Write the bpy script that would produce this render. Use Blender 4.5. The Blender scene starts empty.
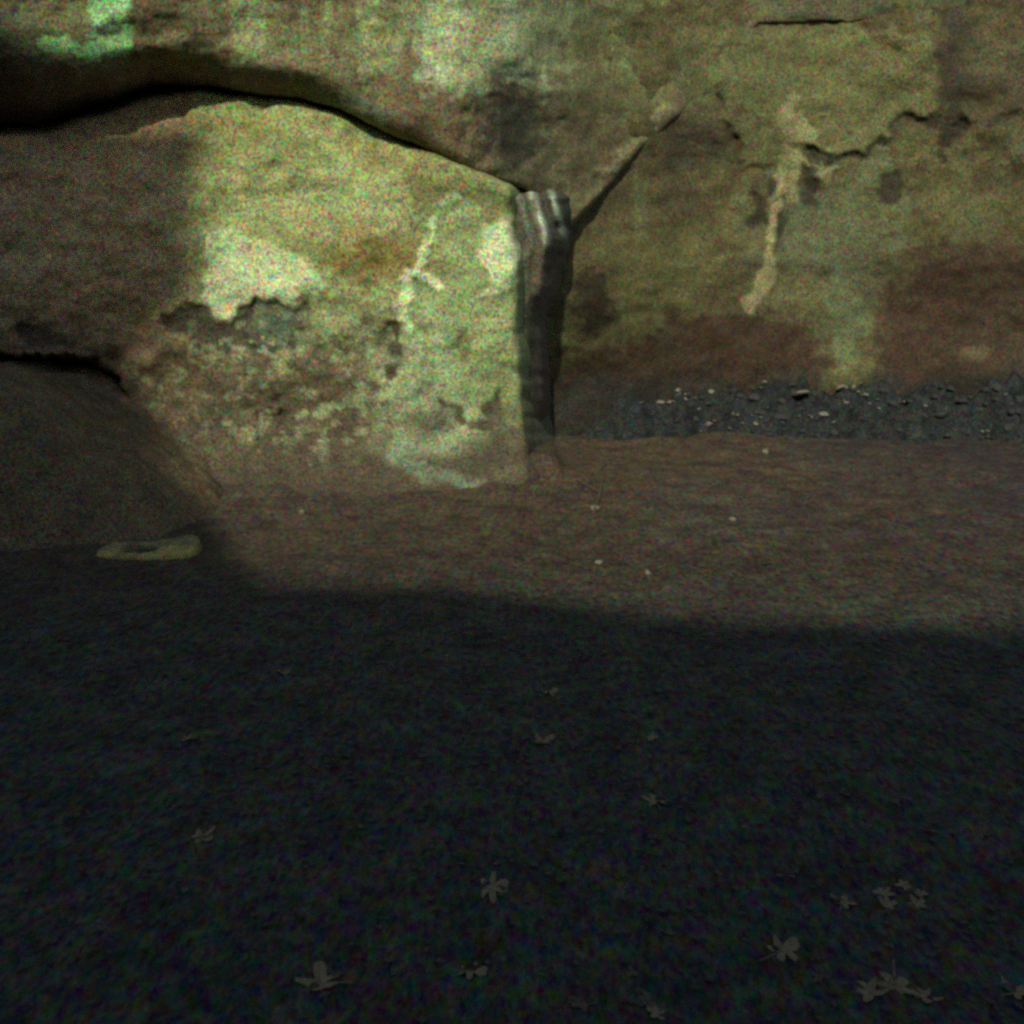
import bpy, bmesh, math, random
import numpy as np
from mathutils import Vector, Matrix
from mathutils.geometry import tessellate_polygon

rng = random.Random(7)
scene = bpy.context.scene
col = scene.collection
PI = math.pi

# ------------------------------------------------------------------ camera numbers
CAM = np.array([0.0, 0.0, 1.6])
F = 983.0
PITCH = math.radians(14.93)
SUN_AZ, SUN_EL = math.radians(11.0), math.radians(36.0)      # azimuth: to the left of straight behind the viewer
SUN = np.array([-math.sin(SUN_AZ)*math.cos(SUN_EL), -math.cos(SUN_AZ)*math.cos(SUN_EL), math.sin(SUN_EL)])

def ray(u, v):
    dx = (np.asarray(u, float)-512)/F
    dy = (512-np.asarray(v, float))/F
    c, s = math.cos(PITCH), math.sin(PITCH)
    return dx, c+dy*s, -s+dy*c
def at_depth(u, v, Y):
    x, y, z = ray(u, v)
    t = Y/y
    return x*t, Y+0*x, CAM[2]+z*t
def on_floor(u, v, z0=0.0):
    x, y, z = ray(u, v)
    t = (z0-CAM[2])/z
    return float(x*t), float(y*t)

# ------------------------------------------------------------------ noise helpers
def _hash(ix, iy, seed):
    h = (ix.astype(np.int64)*374761393 + iy.astype(np.int64)*668265263 + seed*1274126177) & 0xffffffff
    h = ((h ^ (h >> 13))*1274126177) & 0xffffffff
    h = ((h ^ (h >> 16))*2246822519) & 0xffffffff
    return ((h ^ (h >> 15)) & 0xffffff)/float(0xffffff)
def vnoise(x, y, seed=0):
    x0, y0 = np.floor(x), np.floor(y)
    fx, fy = x-x0, y-y0
    fx = fx*fx*fx*(fx*(fx*6-15)+10); fy = fy*fy*fy*(fy*(fy*6-15)+10)
    a = _hash(x0, y0, seed); b = _hash(x0+1, y0, seed); c = _hash(x0, y0+1, seed); d = _hash(x0+1, y0+1, seed)
    return (a+(b-a)*fx)*(1-fy)+(c+(d-c)*fx)*fy
def fbm(x, y, octv=5, seed=0, gain=0.5):
    s = np.zeros_like(x, dtype=float); a = 1.0; n = 0.0
    for k in range(octv):
        s += a*(vnoise(x*2**k+17.3*k, y*2**k-9.1*k, seed+k)-0.5); n += a; a *= gain
    return s/n*2            # about -0.6 .. 0.6
def sstep(a, b, x):
    t = np.clip((x-a)/(b-a), 0, 1)
    return t*t*(3-2*t)
def poly_sd(u, v, pts):
    p = np.array(pts, float); n = len(p)
    d = np.full(u.shape, 1e9); inside = np.zeros(u.shape, bool)
    for i in range(n):
        a, b = p[i], p[(i+1) % n]
        e = b-a; wx, wy = u-a[0], v-a[1]
        t = np.clip((wx*e[0]+wy*e[1])/(e@e+1e-9), 0, 1)
        d = np.minimum(d, (wx-e[0]*t)**2+(wy-e[1]*t)**2)
        cr = (a[1] > v) != (b[1] > v)
        inside ^= cr & (u < (b[0]-a[0])*(v-a[1])/((b[1]-a[1]) if abs(b[1]-a[1]) > 1e-9 else 1e-9)+a[0])
    d = np.sqrt(d)
    return np.where(inside, d, -d)
def line_d(u, v, pts):
    p = np.array(pts, float); d = np.full(u.shape, 1e9)
    for a, b in zip(p[:-1], p[1:]):
        e = b-a; wx, wy = u-a[0], v-a[1]
        t = np.clip((wx*e[0]+wy*e[1])/(e@e+1e-9), 0, 1)
        d = np.minimum(d, (wx-e[0]*t)**2+(wy-e[1]*t)**2)
    return np.sqrt(d)
class Px:
    """features are laid out in wall units and warped a little so that no outline is clean"""
    def __init__(s, u, v, seed, warp=7):
        s.u, s.v, s.seed = u, v, seed
        s.wu = u+warp*fbm(u/28, v/28, 4, seed+50)*1.6
        s.wv = v+warp*fbm(u/28+40, v/28, 4, seed+60)*1.6
        s.k = 0
    def patch(s, pts, soft=4, rough=3):
        s.k += 1
        d = poly_sd(s.wu, s.wv, pts)+rough*3*fbm(s.u/11, s.v/11, 3, s.seed+s.k*7)
        return sstep(-soft, soft, d)
    def stroke(s, pts, w, soft=2.5, rough=1.5):
        s.k += 1
        d = line_d(s.wu, s.wv, pts)+rough*3*fbm(s.u/9, s.v/9, 3, s.seed+s.k*7)
        return sstep(w+soft, max(w-soft, 0), d)
    def spot(s, cx, cy, rx, ry, soft=.5):
        s.k += 1
        d = np.hypot((s.wu-cx)/rx, (s.wv-cy)/ry)+.35*fbm(s.u/14, s.v/14, 4, s.seed+s.k*7)
        return sstep(1+soft, 1-soft, d)
def mix(c, target, m):
    return c*(1-m[..., None])+np.array(target)*m[..., None]

# ------------------------------------------------------------------ object helpers
def tag(o, label=None, cat=None, group=None, kind=None):
    if label: o['label'] = label
    if cat: o['category'] = cat
    if group: o['group'] = group
    if kind: o['kind'] = kind
    return o
def grid_mesh(name, P, C=None, mask=None, material=None, parent=None, flip=False):
    nv, nu = P.shape[:2]
    idx = np.arange(nv*nu).reshape(nv, nu)
    q = np.stack([idx[:-1, :-1], idx[:-1, 1:], idx[1:, 1:], idx[1:, :-1]], -1).reshape(-1, 4)
    if flip: q = q[:, ::-1]
    if mask is not None:
        mk = mask.reshape(-1)
        q = q[mk[q].all(1)]
    used = np.zeros(nv*nu, bool); used[q.reshape(-1)] = True
    remap = np.cumsum(used)-1
    V = P.reshape(-1, 3)[used]; q = remap[q]
    me = bpy.data.meshes.new(name)
    me.vertices.add(len(V)); me.vertices.foreach_set('co', V.astype(np.float32).reshape(-1))
    me.loops.add(q.size); me.loops.foreach_set('vertex_index', q.astype(np.int32).reshape(-1))
    me.polygons.add(len(q)); me.polygons.foreach_set('loop_start', np.arange(0, q.size, 4, dtype=np.int32))
    me.update(calc_edges=True)
    me.polygons.foreach_set('use_smooth', np.ones(len(q), bool))
    if C is not None:
        c4 = np.concatenate([C.reshape(-1, 3)[used], np.ones((len(V), 1))], 1).astype(np.float32)
        at = me.attributes.new('stone_colour', 'FLOAT_COLOR', 'POINT')
        at.data.foreach_set('color', c4.reshape(-1))
    if material: me.materials.append(material)
    o = bpy.data.objects.new(name, me); col.objects.link(o)
    if parent: o.parent = parent
    return o

# ------------------------------------------------------------------ materials
def material(name, base=None, attr=None, grain=(70, 3.1), blotch=(9, .55), bump=.22, bump_scale=60, rough=.92, spec=.15):
    m = bpy.data.materials.new(name); m.use_nodes = True
    nt = m.node_tree; N = nt.nodes; L = nt.links
    for n in list(N): N.remove(n)
    out = N.new('ShaderNodeOutputMaterial'); b = N.new('ShaderNodeBsdfPrincipled'); L.new(b.outputs[0], out.inputs[0])
    b.inputs['Roughness'].default_value = rough
    b.inputs['Specular IOR Level'].default_value = spec
    tc = N.new('ShaderNodeTexCoord')
    if attr:
        a = N.new('ShaderNodeAttribute'); a.attribute_name = attr; src = a.outputs['Color']
    else:
        r = N.new('ShaderNodeRGB'); r.outputs[0].default_value = (*base, 1); src = r.outputs[0]
    def noise(scale, detail):
        n = N.new('ShaderNodeTexNoise'); n.inputs['Scale'].default_value = scale
        n.inputs['Detail'].default_value = detail; n.inputs['Roughness'].default_value = .6
        L.new(tc.outputs['Object'], n.inputs['Vector']); return n
    def modulate(src, field, k):
        v = N.new('ShaderNodeVectorMath'); v.operation = 'MULTIPLY_ADD'
        L.new(field, v.inputs[0]); v.inputs[1].default_value = (2*k,)*3; v.inputs[2].default_value = (1-k,)*3
        x = N.new('ShaderNodeVectorMath'); x.operation = 'MAXIMUM'; L.new(v.outputs[0], x.inputs[0]); x.inputs[1].default_value = (.04,)*3
        mu = N.new('ShaderNodeVectorMath'); mu.operation = 'MULTIPLY'; L.new(src, mu.inputs[0]); L.new(x.outputs[0], mu.inputs[1])
        return mu.outputs[0]
    g1 = noise(grain[0], grain[2] if len(grain) > 2 else 3.0)
    if len(grain) > 2:
        mp = N.new('ShaderNodeMapping'); mp.inputs['Scale'].default_value = (1, .5, 1); g1.inputs['Roughness'].default_value = .85
        L.new(tc.outputs['Object'], mp.inputs['Vector']); L.new(mp.outputs[0], g1.inputs['Vector'])
    src = modulate(src, g1.outputs['Color'], grain[1])       # coloured mineral grains
    g2 = noise(blotch[0], 5.0); src = modulate(src, g2.outputs['Fac'], blotch[1])
    g3 = noise(blotch[0]*3.1, 3.0); src = modulate(src, g3.outputs['Color'], blotch[1]*.9)
    L.new(src, b.inputs['Base Color'])
    n4 = noise(bump_scale, 6.0)
    bp = N.new('ShaderNodeBump'); bp.inputs['Strength'].default_value = bump; bp.inputs['Distance'].default_value = .03
    L.new(n4.outputs['Fac'], bp.inputs['Height']); L.new(bp.outputs[0], b.inputs['Normal'])
    return m
M_rock = material('weathered_rock', attr='stone_colour')
M_ground = material('brown_earth', attr='stone_colour', grain=(44, 4.2, 5.0), blotch=(5, .9), bump=.15, bump_scale=35)
M_flow = material('flowstone', attr='stone_colour')
M_boulder = material('boulder_rock', base=(.125, .095, .05), blotch=(6, .7))
M_blocker = material('blocker_rock', base=(.10, .085, .06), blotch=(2, .6))
M_rubble = material('dark_rubble', base=(.026, .030, .027), blotch=(10, 1.3), grain=(70, 4.0), bump=.6)
M_pale = material('pale_stone', base=(.21, .19, .14), blotch=(14, .5))
M_dark = material('dark_stone', base=(.045, .047, .043), blotch=(14, .6))
M_yellow = material('yellowed_stone', attr='stone_colour', blotch=(12, .9), grain=(110, 2.2))
M_leaf = material('dry_leaf', base=(.22, .165, .085), blotch=(14, .9), grain=(300, 1.0), bump=.1)
M_leaf2 = material('dull_leaf', base=(.10, .078, .048), blotch=(14, .8), grain=(300, 1.2), bump=.1)
M_litter = material('leaf_litter', base=(.07, .062, .045), blotch=(8, .8), grain=(200, 1.6), bump=.1)

# ------------------------------------------------------------------ outlines of the rock beds (wall units)
LINE = np.array([(-700, 95), (-400, 110), (-150, 138), (0, 136), (55, 130), (100, 116), (150, 99), (200, 92), (250, 95), (300, 100), (340, 111),
                 (400, 139), (450, 161), (500, 181), (525, 190), (600, 200)], float)
UPPER = np.array([(-700, 70), (-400, 80), (-150, 100), (0, 122), (50, 118), (100, 103), (150, 84), (200, 84), (250, 90), (300, 97), (340, 109), (400, 138), (450, 160),
                  (500, 180), (525, 189), (545, 204), (562, 232), (600, 195), (640, 150), (665, 128), (690, 108), (708, 84), (722, 55), (760, 23), (830, 20),
                  (900, 24), (960, 20), (1100, 26), (1800, 40)], float)
def curve(tab, u): return np.interp(u, tab[:, 0], tab[:, 1])
def axis(lo, a, b, hi, fine, coarse):
    return np.concatenate([np.arange(lo, a, coarse), np.arange(a, b, fine), np.arange(b, hi+1, coarse)])

# ------------------------------------------------------------------ the left, brightly lit bed
def build_left():
    u, v = np.meshgrid(axis(-700, -40, 580, 590, 2, 14), axis(50, 50, 530, 580, 2, 10))
    px = Px(u, v, 11)
    top = curve(LINE, u)+5*fbm(u/40, v*0+3, 4, 3)
    e = v-top
    right = np.interp(v, [50, 190, 250, 300, 400, 480, 580], [518, 518, 522, 524, 528, 540, 545])+6*fbm(v/45, u*0+1, 4, 5)
    er = right-u
    Y = 7.0-.12*np.clip((v-100)/380, 0, 1)+np.interp(u, [-700, -300, 0, 220, 420, 525], [-1.0, -.7, -.32, .0, .03, .10])
    Y += -.10*np.exp(-((u-330)/160)**2-((v-230)/110)**2)-.32*(np.clip(v-395, 0, 120)/85)**2
    Y += .16*fbm(u/130, v/110, 5, 21)+.025*fbm(u/30, v/24, 4, 22)
    # rounded crown going back into the crevice, and the return on the right
    Y += np.where(e < 8, .06*(1-np.sqrt(np.clip(1-((8-np.clip(e, 0, 8))/8)**2, 0, 1)))+np.clip(-e, 0, 60)*.05, 0)
    k = np.clip(-er+14, 0, 80)
    Y += .00055*k**2+.026*np.clip(k-8, 0, 80)
    # geometry of the surface damage
    H1 = px.patch([(158, 318), (180, 309), (207, 313), (235, 322), (255, 306), (275, 299), (308, 314), (306, 346), (280, 354), (240, 346), (200, 349), (170, 337)], 4)
    H2 = px.patch([(322, 347), (352, 338), (386, 333), (396, 350), (372, 358), (330, 360)], 4, 4)
    H3 = px.patch([(248, 402), (262, 408), (282, 402), (276, 416), (258, 419)], 3)
    H4 = px.patch([(455, 338), (468, 334), (476, 350), (470, 362), (458, 352)], 3)
    H5 = px.stroke([(392, 328), (391, 348), (386, 372)], 4.5)
    U1 = px.stroke([(442, 398), (455, 408), (460, 420), (474, 430), (486, 424), (490, 408), (498, 392)], 3.2)
    U2 = px.patch([(484, 405), (497, 400), (496, 424), (478, 428)], 3)
    H6 = px.patch([(20, 322), (58, 316), (66, 344), (30, 350)], 6)
    Y += .030*H1+.02*H2+.03*H3+.02*H4+.02*H5+.02*U1+.02*U2+.03*H6
    P1 = px.patch([(203, 231), (232, 229), (262, 238), (300, 262), (332, 287), (292, 303), (275, 297), (255, 304), (236, 319), (215, 318), (204, 305)], 4, 1.2)
    Pv = px.patch([(203, 180), (260, 150), (330, 160), (400, 200), (410, 235), (330, 240), (300, 262), (262, 240), (203, 232)], 12, 3)
    P2 = px.patch([(488, 224), (512, 222), (521, 253), (510, 280), (500, 296), (488, 292), (483, 262)], 3, 2)
    S1 = px.stroke([(432, 222), (431, 250), (424, 272), (419, 282)], 4.5, 2.5, 2); S1b = px.stroke([(416, 278), (432, 284), (437, 292)], 5)
    S2 = px.stroke([(411, 288), (406, 308), (407, 328)], 7)
    S3 = px.stroke([(388, 332), (387, 348)], 3); S4 = px.stroke([(440, 205), (452, 201), (472, 202)], 3)
    Y -= .018*P1+.02*P2+.025*np.maximum(np.maximum(S1, S1b), S2)
    # colours: browns, limewash, algae, ochre
    n1 = fbm(u/90, v/70, 5, 31); n2 = fbm(u/36, v/28, 5, 32); n3 = fbm(u/60, v/18, 5, 33)
    c = np.zeros(u.shape+(3,))+np.array([.25, .245, .10])
    c = mix(c, (.38, .40, .175), sstep(-.1, .4, n1+.5*n3))
    c = mix(c, (.22, .25, .09), .6*sstep(0, .4, n2))
    c = mix(c, (.25, .17, .06), sstep(.1, .5, n3)*.55)
    foot_brown = sstep(.0, 1., (v-305)/120+.8*n2+.6*n1)                                        # browner towards the foot
    green = px.spot(460, 330, 75, 130, .5)
    c = mix(c, (.15, .115, .07), foot_brown*.95*(1-.7*green))
    c = mix(c, (.30, .36, .17), green*.8)
    c = mix(c, (.44, .50, .30), px.spot(425, 415, 45, 70, .7)*.6)
    c = mix(c, (.25, .15, .045), px.spot(395, 262, 46, 22, .6)*.7)
    c = mix(c, (.20, .13, .05), px.stroke([(370, 150), (400, 168), (425, 190)], 12, 9, 3)*.6)
    c = mix(c, (.12, .17, .09), px.spot(350, 320, 50, 14, .6)*.5)
    left = sstep(210, 150, u+14*n2)
    c = mix(c, (.42, .275, .15), left*.85)
    c = mix(c, (.26, .19, .13), sstep(120, -40, u)*.5)
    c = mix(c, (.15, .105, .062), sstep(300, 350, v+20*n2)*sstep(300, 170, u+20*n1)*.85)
    c = mix(c, (.40, .40, .19), Pv*.5)
    c = mix(c, (.38, .40, .20), px.patch([(300, 262), (340, 284), (420, 285), (415, 320), (390, 330), (330, 335), (300, 310)], 12, 4)*.55)
    c = mix(c, (.50, .54, .30), P1); c = mix(c, (.56, .60, .33), P2)
    for s in (S1, S1b, S2): c = mix(c, (.64, .70, .38), s)
    c = mix(c, (.45, .5, .3), S3); c = mix(c, (.48, .52, .33), S4)
    c = mix(c, (.42, .36, .2), px.spot(252, 255, 14, 7)*.5)
    c = mix(c, (.07, .052, .04), H1*.9); c = mix(c, (.13, .17, .105), H1*px.spot(278, 325, 24, 26, .4)*.8)
    c = mix(c, (.12, .12, .07), H2*.8); c = mix(c, (.06, .045, .035), H3); c = mix(c, (.2, .19, .07), H4*.8)
    c = mix(c, (.09, .075, .045), np.maximum(H5, U2)); c = mix(c, (.10, .09, .05), U1); c = mix(c, (.07, .05, .045), H6*.8)
    c = mix(c, (.38, .36, .2), np.maximum(px.spot(302, 424, 12, 5), px.spot(378, 402, 7, 5)))
    c = mix(c, (.28, .28, .15), px.spot(232, 412, 16, 9)*.5)
    c_teal = px.stroke([(395, 458), (430, 472), (478, 489), (500, 488)], 7, 6, 3)*.6
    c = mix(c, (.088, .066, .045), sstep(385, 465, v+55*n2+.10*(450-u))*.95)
    c = mix(c, (.22, .27, .17), c_teal)
    zone = px.spot(300, 375, 130, 70, .5)
    c = mix(c, (.085, .085, .05), zone*sstep(.10, .28, fbm(u/16, v/11, 4, 35))*.75)
    c = mix(c, (.34, .36, .20), zone*sstep(.14, .30, fbm(u/12+30, v/9, 4, 36))*.6)
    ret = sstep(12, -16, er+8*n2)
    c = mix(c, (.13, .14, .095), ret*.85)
    gap = px.stroke([(-700, 380), (-200, 374), (0, 368), (92, 371), (125, 400), (150, 435), (176, 480), (210, 540)], 6, 6, 2)
    Y += .45*gap
    c = c*np.array([.95, 1.03, .92])
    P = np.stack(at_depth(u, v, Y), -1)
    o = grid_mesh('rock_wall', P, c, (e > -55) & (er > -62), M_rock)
    return tag(o, 'pale green and yellow lit rock wall with flaking whitewash left of the dark corner', 'rock wall')
build_left()

# ------------------------------------------------------------------ the upper bed over both walls
def build_upper():
    u, v = np.meshgrid(axis(-700, -40, 1064, 1800, 2, 16), axis(-420, -20, 250, 262, 2, 12))
    px = Px(u, v, 77)
    low = curve(UPPER, u)+4*fbm(u/40, v*0+8, 4, 13)
    e = low-v
    Y = np.interp(u, [-700, -300, 0, 150, 300, 420, 500, 545, 600, 650, 700, 760, 850, 1024, 1800], [5.25, 5.7, 6.36, 6.52, 6.74, 6.95, 7.16, 7.58, 8.16, 8.54, 8.80, 8.93, 9.11, 9.13, 8.8])
    Y += .12*fbm(u/150, v/90, 5, 41)+.02*fbm(u/24, v/50, 4, 42)
    Y += -.10*np.clip((60-v)/100, 0, 3)
    D = px.patch([(480, 96), (520, 90), (545, 100), (542, 140), (540, 178), (515, 172), (490, 160), (474, 130)], 22, 7)
    Y += .10*px.spot(512, 132, 40, 52, .9)
    lip = px.stroke([(572, 226), (606, 184), (646, 140), (674, 116)], 9, 6, 1)
    Y -= .05*lip
    uh = np.interp(u, [-700, 0, 60, 140, 250, 330, 400, 480, 560, 700], [110, 84, 56, 46, 42, 30, 20, 12, 22, 10])
    uw = np.interp(u, [-700, 0, 80, 150, 300, 400, 480, 560, 640, 720, 1800], [.75, .7, .62, .45, .2, .10, .05, .08, .03, .02, .02])
    Y += uw*((uh-np.clip(e, 0, uh))/uh)**2.0+np.clip(-e, 0, 60)*.07
    n1 = fbm(u/100, v/90, 5, 51); n2 = fbm(u/34, v/30, 5, 52); st = fbm(u/13, v/150, 4, 53); st2 = fbm(u/32, v/260, 4, 54)
    c = np.zeros(u.shape+(3,))+np.array([.165, .15, .068])
    c = mix(c, (.21, .22, .10), sstep(-.2, .4, n1)*.7)
    c = mix(c, (.15, .105, .06), sstep(.0, .4, n2)*.6)
    runs = sstep(-.25, .45, st+.7*st2)
    run_zone = px.patch([(408, -500), (575, -500), (566, 60), (552, 96), (510, 82), (470, 92), (428, 84), (412, 40)], 12, 6)
    c = mix(c, (.44, .53, .26), run_zone*(.4+.6*runs)*.9)
    z2 = px.patch([(212, -500), (410, -500), (404, 70), (360, 60), (300, 50), (240, 74), (222, 50)], 12, 6)
    c = mix(c, (.29, .34, .14), z2*(.15+.75*runs))
    z3 = px.patch([(560, -500), (735, -500), (720, 30), (650, 110), (590, 130), (566, 70)], 20, 8)
    c = mix(c, (.23, .27, .09), z3*(.2+.5*runs))
    c = mix(c, (.115, .10, .05), px.spot(600, 115, 45, 40, .6)*.6)
    g = px.patch([(64, 56), (74, 48), (86, 34), (88, 6), (98, -30), (128, -30), (131, 30), (134, 58), (100, 62)], 5, 1.6)
    c = mix(c, (.16, .19, .075), sstep(200, 60, u)*.5); c = mix(c, (.10, .085, .055), sstep(70, -20, u+20*n2)*.7)
    c = mix(c, (.30, .70, .24), np.maximum(g, px.spot(58, 46, 16, 7)*.7))
    c = mix(c, (.36, .42, .24), g*px.spot(108, 30, 20, 24, .6)*.5)
    c = mix(c, (.19, .135, .115), sstep(55, 74, v+10*n2)*sstep(330, 220, u)*.75)  # tone of the shaded undercut above the crevice, put into the colour
    c = mix(c, (.05, .05, .032), np.maximum(D, px.spot(512, 128, 36, 46, .7))*.92)
    c = mix(c, (.15, .19, .12), px.stroke([(318, 96), (345, 100), (385, 118)], 9, 6, 3)*.7)
    c = mix(c, (.14, .11, .055), px.patch([(385, 92), (560, 98), (530, 186), (500, 178), (440, 150), (400, 132)], 12, 5)*.45*(1-D))
    c = mix(c, (.235, .20, .10), lip*.7)
    c = mix(c, (.085, .08, .045), sstep(600, 960, u+60*n1)*.85)
    P = np.stack(at_depth(u, v, Y), -1)
    o = grid_mesh('rock_overhang', P, c, (e > -60) & (v < low+60), M_rock)
    return tag(o, 'streaked greenish upper rock bed overhanging both walls above the long dark crack', 'rock overhang')
build_upper()

# ------------------------------------------------------------------ the right, recessed wall
def build_right():
    u, v = np.meshgrid(axis(500, 500, 1064, 1800, 2, 16), axis(-10, -10, 470, 500, 2, 10))
    px = Px(u, v, 131)
    Y = 9.12+np.interp(v, [-10, 150, 300, 400, 500], [-.10, -.05, .0, .10, .14])+np.interp(u, [500, 560, 620, 700, 800, 1024, 1800], [-.85, -.66, -.45, -.22, -.04, -.05, -.8])-np.interp(u, [500, 560, 620, 680, 760], [.6, .44, .27, .08, 0])*sstep(420, 250, v)
    Y += .15*fbm(u/140, v/100, 5, 61)+.025*fbm(u/30, v/26, 4, 62)
    slab = px.patch([(722, 26), (900, 27), (938, 48), (944, 112), (908, 116), (878, 146), (836, 163), (800, 150), (745, 170), (722, 120)], 4, 2)
    Y -= .035*slab
    C3 = px.stroke([(808, 152), (838, 164), (880, 144), (906, 117), (936, 121), (958, 126), (1000, 122), (1064, 112)], 3.5, 2.5, 2)
    C4 = px.stroke([(962, 124), (950, 140), (938, 160)], 5, 3, 2)
    hol = [px.patch([(808, 166), (824, 164), (826, 200), (814, 206), (806, 186)], 4), px.spot(772, 184, 7, 7, .4),
           px.patch([(880, 172), (896, 168), (900, 190), (892, 214), (880, 208), (876, 186)], 4), px.patch([(748, 190), (765, 188), (766, 228), (750, 230)], 5, 4),
           px.patch([(779, 214), (788, 212), (788, 246), (778, 250)], 3, 2)]
    Hm = np.max(hol, 0)
    Y += .02*C3+.02*C4+.018*Hm
    dip = px.stroke([(760, 297), (765, 270), (770, 240), (777, 210), (782, 188)], 7, 2.5, .6)
    dip = np.maximum(dip, px.stroke([(754, 303), (762, 288)], 8, 2.5, .5))
    br = px.patch([(784, 112), (794, 98), (804, 126), (820, 146), (838, 166), (828, 180), (812, 160), (802, 172), (800, 190), (784, 196), (782, 150)], 3, 5)
    Y -= .02*dip+.012*br
    n1 = fbm(u/110, v/90, 5, 71); n2 = fbm(u/34, v/30, 5, 72); n3 = fbm(u/20, v/70, 4, 73)
    c = np.zeros(u.shape+(3,))+np.array([.135, .118, .058])
    c = mix(c, (.20, .19, .088), sstep(-.15, .35, n1)*.75)
    c = mix(c, (.105, .08, .052), sstep(.0, .4, n2)*.6)
    c = mix(c, (.18, .215, .115), sstep(.12, .5, n3+.4*n1)*.5)
    c = mix(c, (.21, .215, .10), slab*.7)
    c = mix(c, (.18, .21, .13), px.spot(830, 240, 70, 60, .7)*.5)
    c = mix(c, (.215, .21, .09), px.spot(650, 285, 60, 50, .7)*.55)
    low_brown = np.maximum(px.patch([(545, 372), (610, 345), (680, 312), (745, 306), (806, 322), (826, 360), (820, 420), (545, 440)], 16, 6),  # shading of the undercut above the rubble, put into the colour
                     px.patch([(868, 400), (872, 330), (900, 268), (960, 245), (1100, 240), (1300, 200), (1900, 100), (1900, 480), (868, 480)], 16, 6))  # darker reddish brown at the lower right
    c = mix(c, (.078, .048, .036), low_brown*.92)
    c = mix(c, (.06, .045, .034), px.patch([(572, 285), (590, 272), (612, 278), (606, 326), (580, 334)], 10, 4)*.9)  # cast shade beside the corner, painted as a dark blotch
    c = mix(c, (.08, .07, .05), px.patch([(655, 140), (690, 112), (735, 108), (730, 158), (700, 168), (668, 160)], 14, 6)*.7)
    c = mix(c, (.075, .065, .045), px.patch([(932, -30), (978, -30), (974, 90), (965, 150), (944, 140), (944, 60)], 10, 5)*.95)
    c = mix(c, (.16, .14, .085), px.spot(1005, 60, 28, 26, .6)*.6)
    c = mix(c, (.10, .085, .055), sstep(930, 1090, u+40*n1)*.6)
    c = mix(c, (.20, .235, .13), px.patch([(826, 300), (872, 296), (868, 330), (852, 352), (846, 372), (834, 366), (832, 330)], 6, 6)*.8)
    c = mix(c, (.25, .23, .12), px.spot(975, 352, 14, 10)*.5)
    c = mix(c, (.36, .35, .18), br*.85); c = mix(c, (.42, .37, .20), dip*.95)
    c = mix(c, (.055, .045, .034), np.maximum(Hm*.85, np.maximum(C3, C4)*.8))
    c = mix(c, (.23, .25, .12), px.spot(768, 190, 16, 8)*.4*(1-Hm))
    c = mix(c, (.05, .05, .045), sstep(360, 392, v+24*n2)*.8)
    c = c*np.array([.72, .73, .62])
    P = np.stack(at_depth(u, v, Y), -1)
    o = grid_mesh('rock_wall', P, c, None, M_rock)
    return tag(o, 'dim olive brown rock wall right of the corner with a long pale drip stain', 'rock wall')
build_right()

# ------------------------------------------------------------------ flowstone flutes in the corner
def build_flow():  # ribs at the top; the body below stands in for the corner's shade
    u, v = np.meshgrid(np.arange(500, 592, 1.5), np.arange(170, 500, 2.0))
    n2 = fbm(u/20, v/40, 4, 92); n3 = fbm(u/12, v/90, 4, 93)
    sh = np.interp(v, [170, 190, 215, 245, 330, 500], [-12, -6, 2, 5, 6, 4])
    w = u-sh+5*fbm(v/50, u*0+2, 3, 98)
    f = np.exp(-((w-537)/6)**2)+.85*np.exp(-((w-556)/5)**2)+.45*np.exp(-((w-522)/6)**2)
    top = sstep(340, 205, v)
    rim = np.interp(v, [170, 195, 235, 300, 400, 500], [556, 563, 566, 557, 549, 534])+9*fbm(v/60, u*0+4, 4, 97)+2*n2
    Y = 7.28+.004*np.clip(u-505, 0, 30)+.06*n2+.04*fbm(u/24, v/70, 5, 95)-.10*f*(.25+.75*top)
    q = np.clip(u-(rim-np.interp(v, [170, 240, 310], [13, 15, 34])), 0, 80)
    Y += .00075*q**2+.03*np.clip(q-24, 0, 60)+np.clip(198-v, 0, 28)*.035
    c = np.zeros(u.shape+(3,))+np.array([.105, .105, .062])
    c = mix(c, (.15, .115, .085), sstep(525, 545, u+10*n2)*.8*sstep(200, 300, v))
    c = mix(c, (.50, .60, .40), np.clip(1.3*f-.35, 0, 1)*sstep(255, 215, v+8*n2)*.95)
    c = mix(c, (.05, .06, .045), np.clip(.5-f, 0, .5)*2*sstep(520, 530, u)*sstep(265, 225, v)*.8)
    c = mix(c, (.09, .075, .05), sstep(.1, .4, n2)*.5)
    c = mix(c, (.075, .055, .038), sstep(350, 450, v+20*n2)*.9)
    o = grid_mesh('flowstone', np.stack(at_depth(u, v, Y), -1), c, u < rim+14, M_flow)
    tag(o, 'pale fluted flowstone ribs, column below standing in for shade, in the corner between the rock walls', 'flowstone')
build_flow()

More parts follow.
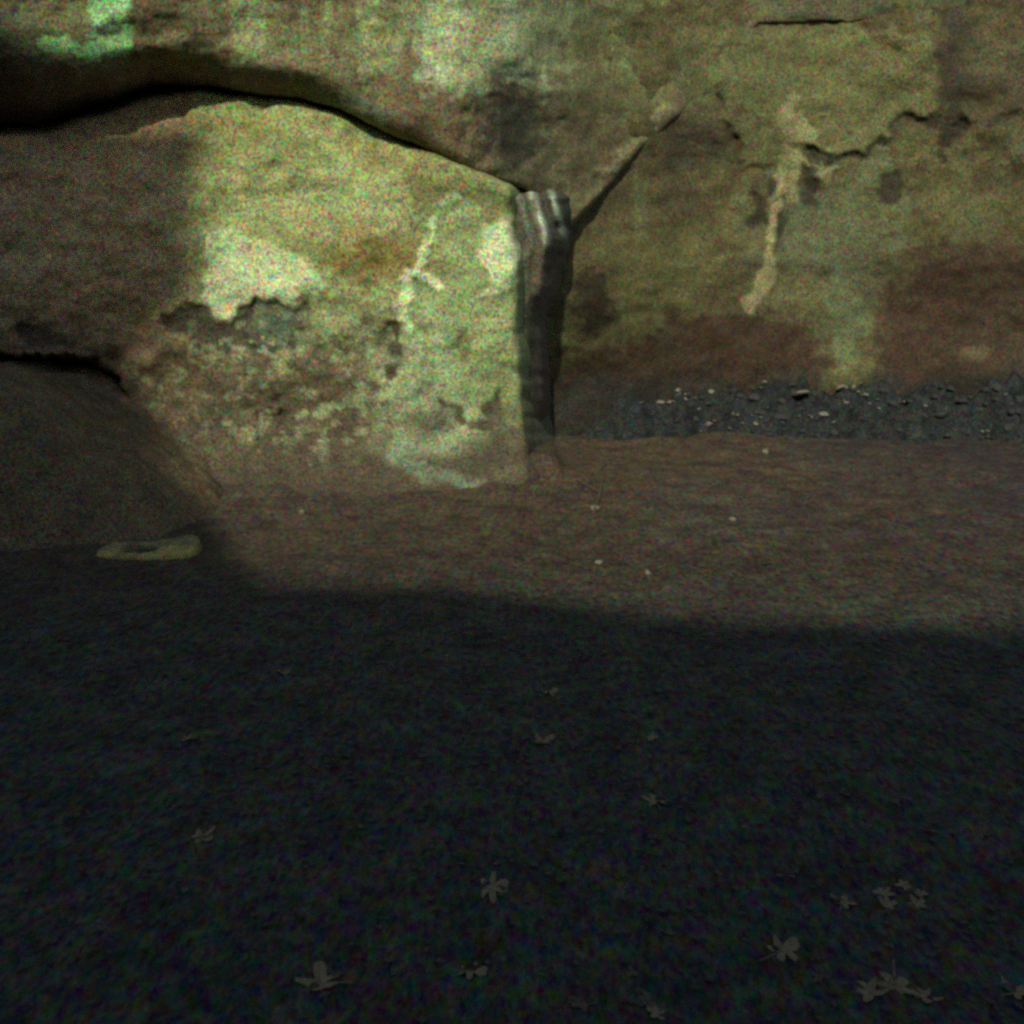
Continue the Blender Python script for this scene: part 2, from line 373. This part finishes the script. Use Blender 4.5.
# ------------------------------------------------------------------ ground
def ground_h(X, Y):
    z = .05*fbm(X/1.1, Y/1.1, 5, 201)+.010*fbm(X/.16, Y/.16, 3, 205)
    left_face = np.where(X < .35, 6.85+np.interp(X, [-6, -3.4, -2.2, .35], [-.8, -.3, 0, .05]), 9.0)
    d = left_face-Y
    z = z+np.where(X < .5, .07*np.exp(-np.clip(d, 0, 9)/.3), .0)*sstep(.6, .2, X)
    z = z+.09*np.exp(-((X-.25)/.35)**2-((Y-7.2)/.45)**2)
    z = z*sstep(-40, -5, -np.hypot(X, Y-4)+0*X)
    return z
def build_ground():
    xs = np.concatenate([np.linspace(-60, -6, 40)[:-1], np.arange(-6, 6.01, .03), np.linspace(6, 60, 40)[1:]])
    ys = np.concatenate([np.linspace(-60, 1.2, 40)[:-1], np.arange(1.2, 9.6, .03), np.linspace(9.6, 60, 30)[1:]])
    X, Yg = np.meshgrid(xs, ys)
    Z = ground_h(X, Yg)
    n1 = fbm(X/1.4, Yg/1.4, 5, 211); n2 = fbm(X/.3, Yg/.3, 5, 212)
    c = np.zeros(X.shape+(3,))+np.array([.086, .064, .037])
    c = mix(c, (.075, .066, .046), sstep(-.1, .4, n1)*.8)
    c = mix(c, (.062, .045, .036), sstep(0, .4, n2)*.7)
    c = mix(c, (.10, .085, .058), sstep(.2, .45, n2)*.0)
    edge_fade = sstep(7.2, 4.6, Yg+.8*n1)  # light fading towards the shade edge, put into the soil colour
    c = mix(c, (.055, .043, .027), edge_fade*.85)
    c = mix(c, (.046, .038, .033), sstep(1.6, 4.2, X+.8*n1)*.85)  # penumbra at the right end, put into the soil colour
    near = sstep(5.2, 3.6, Yg+.5*n1)                                            # shade of the near ground put into the soil colour too
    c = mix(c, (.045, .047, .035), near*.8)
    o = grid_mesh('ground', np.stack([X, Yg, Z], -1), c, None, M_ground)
    tag(o, kind='structure')
build_ground()

# ------------------------------------------------------------------ boulder at left
def build_boulder():
    xs = np.arange(-7.5, -1.2, .025); ys = np.arange(4.7, 7.2, .025)
    X, Yb = np.meshgrid(xs, ys)
    wx = X+.10*fbm(X/.5, Yb/.5, 4, 301); wy = Yb+.10*fbm(X/.5+9, Yb/.5, 4, 302)
    prof = np.interp(wx, [-7.5, -4.5, -3.3, -2.95, -2.78, -2.5, -2.25, -2.0, -1.8], [.96, .89, .86, .82, .70, .46, .26, .04, -.2])
    front = np.interp(wx, [-7.5, -3, -1.5], [4.5, 5.05, 5.3])
    g = sstep(0, 1, np.clip((wy-front)/.55, 0, 1))**.6
    Z = prof*g+.10*fbm(X/.6, Yb/.6, 5, 303)*g+.03*fbm(X/.12, Yb/.12, 4, 304)-.12*(1-g)
    o = grid_mesh('boulder', np.stack([X, Yb, Z], -1), None, Z > -.15, M_boulder)
    tag(o, 'low brown boulder with a flat top sloping down right at the left edge', 'boulder')
build_boulder()

# ------------------------------------------------------------------ unseen blocker added behind the viewer, crest shaped to cast the shade edge
def build_shade_blocker():
    pts3 = []
    for (u, v) in [(1900, 650), (1300, 640), (1024, 629), (820, 627), (620, 606), (440, 587), (275, 583)]:
        x, y = on_floor(u, v); pts3.append((x, y, 0.0))
    for (u, v, Y) in [(238, 562, 5.1), (208, 500, 6.35), (168, 432, 6.75), (132, 392, 6.78), (136, 350, 6.83), (198, 326, 6.88), (203, 240, 6.9), (204, 180, 6.95), (206, 128, 6.9), (196, 84, 6.75), (160, 66, 6.6), (60, 68, 6.5), (20, 52, 6.5), (-300, 20, 5.8), (-700, -20, 5.4)]:
        x, y, z = at_depth(u, v, Y); pts3.append((float(x), float(y), float(z)))
    Yc = -3.0
    prof = []
    for p in pts3:
        p = np.array(p); t = (Yc-p[1])/SUN[1]
        q = p+SUN*t; prof.append((q[0], q[2]))
    dens = []
    for a, b in zip(prof[:-1], prof[1:]):                 # many short steps along the crest, each a little off the line
        n = max(2, int(math.hypot(b[0]-a[0], b[1]-a[1])/.12))
        for i in range(n):
            t = i/n
            dens.append((a[0]+(b[0]-a[0])*t, a[1]+(b[1]-a[1])*t))
    dens.append(prof[-1])
    d = np.array(dens); s = np.arange(len(d))
    d[:, 0] += .05*fbm(s/6., s*0.+2, 4, 401); d[:, 1] += .05*fbm(s/6., s*0.+7, 4, 402)
    poly = [(d[0, 0]+6, -1.0), (d[0, 0]+6, d[0, 1])]+[tuple(p) for p in d]+[(d[-1, 0]-8, d[-1, 1]), (d[-1, 0]-8, -1.0)]
    bm = bmesh.new()
    f = [bm.verts.new((x, Yc, z)) for x, z in poly]
    sh, up = math.tan(SUN_AZ)*3+.02, 3*math.tan(SUN_EL)/math.cos(SUN_AZ)-.05
    k = [bm.verts.new((x-sh, Yc-3, z+(up if z > 0 else 0))) for x, z in poly]
    n = len(poly)
    for tri in tessellate_polygon([[Vector((x, z, 0)) for x, z in poly]]):      # the outline is concave
        bm.faces.new([f[i] for i in tri]); bm.faces.new([k[i] for i in tri])
    for i in range(n):
        j = (i+1) % n
        bm.faces.new((f[i], f[j], k[j], k[i]))
    bmesh.ops.recalc_face_normals(bm, faces=bm.faces)
    me = bpy.data.meshes.new('shade_blocker'); bm.to_mesh(me); bm.free(); me.materials.append(M_blocker)
    o = bpy.data.objects.new('shade_blocker', me); col.objects.link(o); tag(o, kind='structure')
build_shade_blocker()

# ------------------------------------------------------------------ rubble bank at the foot of the right wall
def bank_h(X, Y):
    foot = 8.55+.28*fbm(X/.45, Y*0+1, 4, 501)
    t = np.clip((Y-foot)/.60, 0, 1)
    amp = np.interp(X, [.0, .35, .8, 1.6, 3.2, 4.2, 5.4], [.08, .28, .38, .42, .38, .36, .36])
    return amp*t**.8+.24*fbm(X/.26, Y/.16, 5, 502)*sstep(0, .3, t)-.06*(t <= 0)
def build_bank():
    X, Yb = np.meshgrid(np.arange(.1, 7.5, .025), np.arange(8.3, 9.5, .025))
    Z = bank_h(X, Yb)
    o = grid_mesh('rubble', np.stack([X, Yb, Z], -1), None, None, M_rubble)
    tag(o, 'dark bank of rubble heaped along the foot of the right wall', 'rubble', kind='stuff')
build_bank()

def stone_mesh(name, seed, mat):
    bm = bmesh.new(); bmesh.ops.create_icosphere(bm, subdivisions=3, radius=.5)
    r = random.Random(seed)
    planes = [(Vector((r.uniform(-1, 1), r.uniform(-1, 1), r.uniform(-1, 1))).normalized(), r.uniform(.26, .42)) for _ in range(9)]
    for vt in bm.verts:
        for nrm, dd in planes:
            h = vt.co.dot(nrm)-dd
            if h > 0: vt.co -= nrm*h*.92
        vt.co *= 1+r.uniform(-.025, .025)
    for fc in bm.faces: fc.smooth = r.random() < .0
    me = bpy.data.meshes.new(name); bm.to_mesh(me); bm.free(); me.materials.append(mat)
    return me
pale_meshes = [stone_mesh('stone', s, M_pale) for s in range(5)]
dark_meshes = [stone_mesh('stone', s+20, M_dark) for s in range(5)]
def place(me, name, x, y, z, size, label, cat, group=None, flat=.55):
    o = bpy.data.objects.new(name, me); col.objects.link(o)
    size *= .82; o.scale = (size*rng.uniform(.9, 1.5), size*rng.uniform(.7, 1.1), size*flat*rng.uniform(.7, 1.2))
    o.rotation_euler = (rng.uniform(-.25, .25), rng.uniform(-.25, .25), rng.uniform(0, 6.3))
    o.location = (x, y, z)
    return tag(o, label, cat, group)
for k in range(230):
    x = rng.uniform(.35, 5.6)
    y = 8.45+rng.random()**.9*.62
    z = max(0, float(bank_h(np.array([x]), np.array([y]))[0]))
    place(rng.choice(dark_meshes), 'stone', x, y, z+.01, rng.choice([.03, .04, .05, .06, .08, .11])*rng.uniform(.8, 1.3), 'dark stone in the rubble bank at the foot of the right wall', 'stone', 'dark stones in the rubble bank', flat=.8)
for k in range(70):
    x = rng.choice([rng.uniform(1.3, 3.4), rng.uniform(1.3, 3.4), rng.uniform(.5, 5.2)])
    y = 8.62+rng.random()*.45
    z = float(bank_h(np.array([x]), np.array([y]))[0])
    place(rng.choice(pale_meshes), 'stone', x, y, z+.03, rng.choice([.03, .035, .04, .045, .05, .09])*rng.uniform(.8, 1.2), 'small pale stone lying on the dark rubble bank below the right wall', 'stone', 'pale stones on the rubble bank')
x, y, z = at_depth(800, 393, 8.85)
place(pale_meshes[1], 'stone', float(x), 8.85, float(z), .22, 'largest long pale stone near the middle of the rubble bank', 'stone', flat=.3)

# pebbles on the brown earth
for (u, v, s, lab) in [(732, 520, .06, 'pale pebble alone on the brown earth below the rubble bank'), (765, 452, .07, 'pale pebble on brown earth close under the rubble bank'),
                       (595, 510, .065, 'pale pebble beside a thin twig on the brown earth'), (598, 565, .05, 'pale pebble on brown earth just beyond the edge of the shade'),
                       (302, 511, .05, 'pale pebble on dim earth below the bright left wall'), (648, 576, .045, 'dull pebble on earth right of the pebble by the shade edge'),
                       (635, 434, .05, 'small pale pebble under the left end of the rubble bank')]:
    x, y = on_floor(u, v)
    place(pale_meshes[rng.randrange(5)], 'pebble', x, y, float(ground_h(np.array([x]), np.array([y]))[0])+.012, s, lab, 'pebble', flat=.8)
# twig
def twig():
    bm = bmesh.new()
    pts = [on_floor(u, v) for u, v in [(582, 470), (590, 482), (600, 492), (602, 480), (606, 470)]]
    prev = None
    def tube(ps, r):
        rings = []
        for i, (x, y, z) in enumerate(ps):
            rr = r*(1-.5*i/len(ps))
            rings.append([bm.verts.new((x+rr*math.cos(a*PI/3), y, z+rr*math.sin(a*PI/3))) for a in range(6)])
        for A, B in zip(rings[:-1], rings[1:]):
            for i in range(6): bm.faces.new((A[i], A[(i+1) % 6], B[(i+1) % 6], B[i]))
        bm.faces.new(rings[0][::-1]); bm.faces.new(rings[-1])
    def g(u, v, dz=.012):
        x, y = on_floor(u, v); return (x, y, float(ground_h(np.array([x]), np.array([y]))[0])+dz)
    tube([g(594, 514), g(599, 500), g(602, 486), g(600, 474), g(606, 466)], .011)
    tube([g(600, 497), g(590, 492), g(576, 486)], .008)
    me = bpy.data.meshes.new('twig'); bm.to_mesh(me); bm.free(); me.materials.append(M_leaf2)
    o = bpy.data.objects.new('twig', me); col.objects.link(o)
    tag(o, 'thin forked brown twig lying on the earth below the corner', 'twig')
twig()

# ------------------------------------------------------------------ long yellow stone at left
def yellow_stone():
    x0, y0 = on_floor(139, 558)
    bm = bmesh.new(); lay = bm.verts.layers.float_color.new('stone_colour'); bmesh.ops.create_grid(bm, x_segments=70, y_segments=34, size=.5)
    vs = list(bm.verts)
    X = np.array([v.co.x for v in vs]); Yv = np.array([v.co.y for v in vs])
    half = np.interp(X, [-.5, -.42, -.25, 0, .4, .48, .5], [.02, .28, .42, .46, .48, .44, .36])
    y = Yv*2*half
    edge = np.clip(np.minimum((.5-np.abs(Yv))/.07, (.5-np.abs(X))/.03), 0, 1)**.5
    h = np.interp(X, [-.5, -.35, -.1, .4, .5], [.25, .5, .52, .66, .62])
    yn = y/np.maximum(2*half*.5, .01)                                  # -1 front .. 1 back
    h = h+np.interp(yn, [-1, -.5, .2, .7, 1], [.0, .06, -.02, .42, .40])*np.interp(X, [-.5, -.35, -.2, .2, .35, .5], [.2, .7, 1, .6, 1, .9])
    pit = np.clip(1.25-((X+.06)/.17)**4-((yn-.0)/.42)**4, 0, 1)+np.clip(1.2-((X+.10)/.2)**4-((yn-.78)/.16)**4, 0, 1)*.6
    h -= .62*np.clip(pit, 0, 1)
    h = h*edge+.14*fbm(X*9, y*9, 4, 601)*edge
    for v, yy, hh in zip(vs, y, h): v.co = (v.co.x*.56, yy*.24, max(hh, 0)*.066-.012)
    hollow_shade = np.clip(pit, 0, 1)*.92  # shade inside the hollow, painted as a dark colour
    for v, d, yy in zip(vs, hollow_shade, yn):
        base = np.array([.30, .25, .08]) if yy < .2 else np.array([.20, .18, .08])
        v[lay] = (*(base*(1-d)+np.array([.03, .035, .03])*d), 1)
    for f in bm.faces: f.smooth = True
    geom = bmesh.ops.extrude_face_region(bm, geom=list(bm.faces))
    for e in geom['geom']:
        if isinstance(e, bmesh.types.BMVert): e.co.z = -.04
    bmesh.ops.recalc_face_normals(bm, faces=bm.faces)
    me = bpy.data.meshes.new('flat_stone'); bm.to_mesh(me); bm.free(); me.materials.append(M_yellow)
    o = bpy.data.objects.new('flat_stone', me); col.objects.link(o)
    o.location = (x0, y0+.10, float(ground_h(np.array([x0]), np.array([y0+.1]))[0])+.01); o.rotation_euler = (math.radians(8), math.radians(-1), math.radians(1))
    tag(o, 'long low yellowish stone with a dark hollow on dark ground before the boulder', 'stone')
yellow_stone()

# ------------------------------------------------------------------ leaves
def leaf_mesh(name, seed, mat, lobes=5, curl=.25):
    r = random.Random(seed); bm = bmesh.new()
    n = 40; rad = []; vl = [r.random() for _ in range(lobes)]
    for i in range(n):
        a = i/n*2*PI
        k = abs(math.cos((a-PI/2)*lobes/2+.35*math.sin(a*2+seed)))
        base = .19+.29*k**1.6*(.6+.5*vl[int(i/n*lobes+.5) % lobes])
        base *= (1.0-.28*abs(math.sin((a-PI/2)/2))**2)
        if abs(a-1.5*PI) < .18: base *= .5
        rad.append(base*(1+r.uniform(-.10, .10)))
    def pt(a, d):
        x, y = d*math.cos(a), d*math.sin(a)
        z = curl*(x*x*1.6+.7*y*y)+.10*math.sin(9*x+seed)*math.cos(7*y+seed)+.03*r.uniform(-1, 1)*d
        return (x, y, z+.02)
    c = bm.verts.new((0, 0, .0)); rings = []
    for q in (.35, .7, 1.0): rings.append([bm.verts.new(pt(i/n*2*PI, rad[i]*q)) for i in range(n)])
    for i in range(n):
        j = (i+1) % n
        bm.faces.new((c, rings[0][i], rings[0][j]))
        for A, B in zip(rings[:-1], rings[1:]): bm.faces.new((A[i], B[i], B[j], A[j]))
    st = [bm.verts.new(p) for p in ((-.012, -.1, .01), (.012, -.1, .01), (.02, -.62, .05), (.0, -.62, .05))]
    bm.faces.new(st)
    for f in bm.faces: f.smooth = True
    me = bpy.data.meshes.new(name); bm.to_mesh(me); bm.free(); me.materials.append(mat)
    o = bpy.data.objects.new(name, me)
    return me
leafs = [leaf_mesh('leaf', s, M_leaf, 5, .2+.12*s) for s in range(4)]
dull = [leaf_mesh('leaf', s+9, M_leaf2, 5 if s % 2 else 3, .2+.15*s) for s in range(4)]
def put_leaf(u, v, size, me, label, group=None, tilt=.15, rz=None):
    x, y = on_floor(u, v)
    o = bpy.data.objects.new('leaf', me); col.objects.link(o)
    size *= .82; o.scale = (size*rng.uniform(.7, 1.2), size*rng.uniform(.6, 1.), size*rng.uniform(.3, .8)); o.rotation_euler = (rng.uniform(-tilt, tilt), rng.uniform(-tilt, tilt), rng.uniform(0, 6.3) if rz is None else rz)
    o.location = (x, y, float(ground_h(np.array([x]), np.array([y]))[0])+.002)
    return tag(o, label, 'leaf', group)
G = 'dry leaves on the dark ground'
for (u, v, s, lab) in [(548, 692, .16, 'pale dry leaf on dark ground, the nearest one to the edge of the shade'),
                       (657, 801, .13, 'small bright dry leaf alone on dark ground right of centre'),
                       (652, 741, .10, 'small dry leaf behind the bright lone leaf right of centre'),
                       (542, 742, .13, 'dull dry leaf in front of the pale leaf by the shade edge'),
                       (490, 886, .16, 'curled greenish dry leaf on dark ground at bottom centre'),
                       (469, 966, .13, 'pale forked dry leaf at the bottom, in front of the curled one'),
                       (322, 981, .15, 'flat dull dry leaf at the bottom left of the forked one'),
                       (285, 670, .09, 'small reddish dry leaf on dark ground left of centre'),
                       (188, 736, .09, 'small dry leaf on the darkest ground at the left'),
                       (200, 834, .12, 'dull dry leaf lying on the dark ground at the lower left'),
                       (782, 946, .15, 'dull dry leaf in front of the leaf cluster at lower right'),
                       (843, 898, .10, 'small dry leaf just left of the leaf cluster at lower right'),
                       (1016, 990, .15, 'dry leaf cut off by the right edge at the bottom'),
                       (657, 1006, .09, 'small dry leaf at the very bottom right of centre')]:
    put_leaf(u, v, s, leafs[rng.randrange(4)], lab, G, .16)
for (u, v, s) in [(884, 886, .10), (905, 878, .09), (922, 886, .10), (888, 902, .10), (918, 900, .11), (868, 990, .12), (895, 984, .14), (925, 992, .1)]:
    put_leaf(u, v, s, leafs[rng.randrange(4)], 'dry leaf in the loose leaf clusters at lower right', 'leaves in the clusters at lower right', .3)
for k in range(16):
    v = 640+rng.random()**.8*384; u = rng.uniform(150, 1000)
    put_leaf(u, v, rng.uniform(.05, .10), dull[rng.randrange(4)], 'small dull dry leaf scattered on the dark ground', 'small dull leaves scattered on the dark ground', .3)
def litter():
    bm = bmesh.new(); r = random.Random(99)
    for k in range(7000):
        x = r.uniform(-3.6, 3.6); y = 1.4+r.random()**.9*3.6
        z = float(ground_h(np.array([x]), np.array([y]))[0])+.006
        s = r.uniform(.004, .018); a = r.uniform(0, 6.3)
        ax = Vector((math.cos(a), math.sin(a), r.uniform(-.3, .3)))*s; bx = Vector((-math.sin(a), math.cos(a), r.uniform(-.3, .3)))*s*r.uniform(.35, .8)
        p = Vector((x, y, z+.004))
        bm.faces.new([bm.verts.new(p+q) for q in (ax, bx, -ax*.8, -bx)])
    me = bpy.data.meshes.new('leaf_litter'); bm.to_mesh(me); bm.free(); me.materials.append(M_litter)
    o = bpy.data.objects.new('leaf_litter', me); col.objects.link(o); tag(o, 'fine broken leaf litter strewn over the dark earth', 'leaf litter', kind='stuff')
litter()

# ------------------------------------------------------------------ camera, light, sky
cd = bpy.data.cameras.new('camera'); co = bpy.data.objects.new('camera', cd); col.objects.link(co)
cd.sensor_width = 36; cd.sensor_height = 36; cd.lens = 36*F/1024; cd.clip_end = 500; cd.clip_start = .05
co.location = CAM; co.rotation_euler = (PI/2-PITCH, 0, 0); scene.camera = co

sd = bpy.data.lights.new('sun', 'SUN'); so = bpy.data.objects.new('sun', sd); col.objects.link(so)
sd.energy = 3.0; sd.angle = math.radians(1.2); sd.color = (1.0, .95, .80)
so.location = tuple(SUN*20); so.rotation_euler = Vector(-SUN).to_track_quat('-Z', 'Y').to_euler()
w = bpy.data.worlds.new('World'); scene.world = w; w.use_nodes = True
nt = w.node_tree; bg = nt.nodes['Background']
sky = nt.nodes.new('ShaderNodeTexSky'); sky.sky_type = 'NISHITA'; sky.sun_disc = False
sky.sun_elevation = SUN_EL; sky.sun_rotation = PI+SUN_AZ
nt.links.new(sky.outputs[0], bg.inputs[0]); bg.inputs[1].default_value = .12

vs = scene.view_settings
vs.view_transform = 'Standard'; vs.look = 'None'; vs.exposure = 0; vs.gamma = 1; vs.use_curve_mapping = False
scene.cycles.use_denoising = False
scene.cycles.max_bounces = 4; scene.cycles.sample_clamp_indirect = 2.0
scene.cycles.pixel_filter_type = 'BLACKMAN_HARRIS'; scene.cycles.filter_width = 3.3
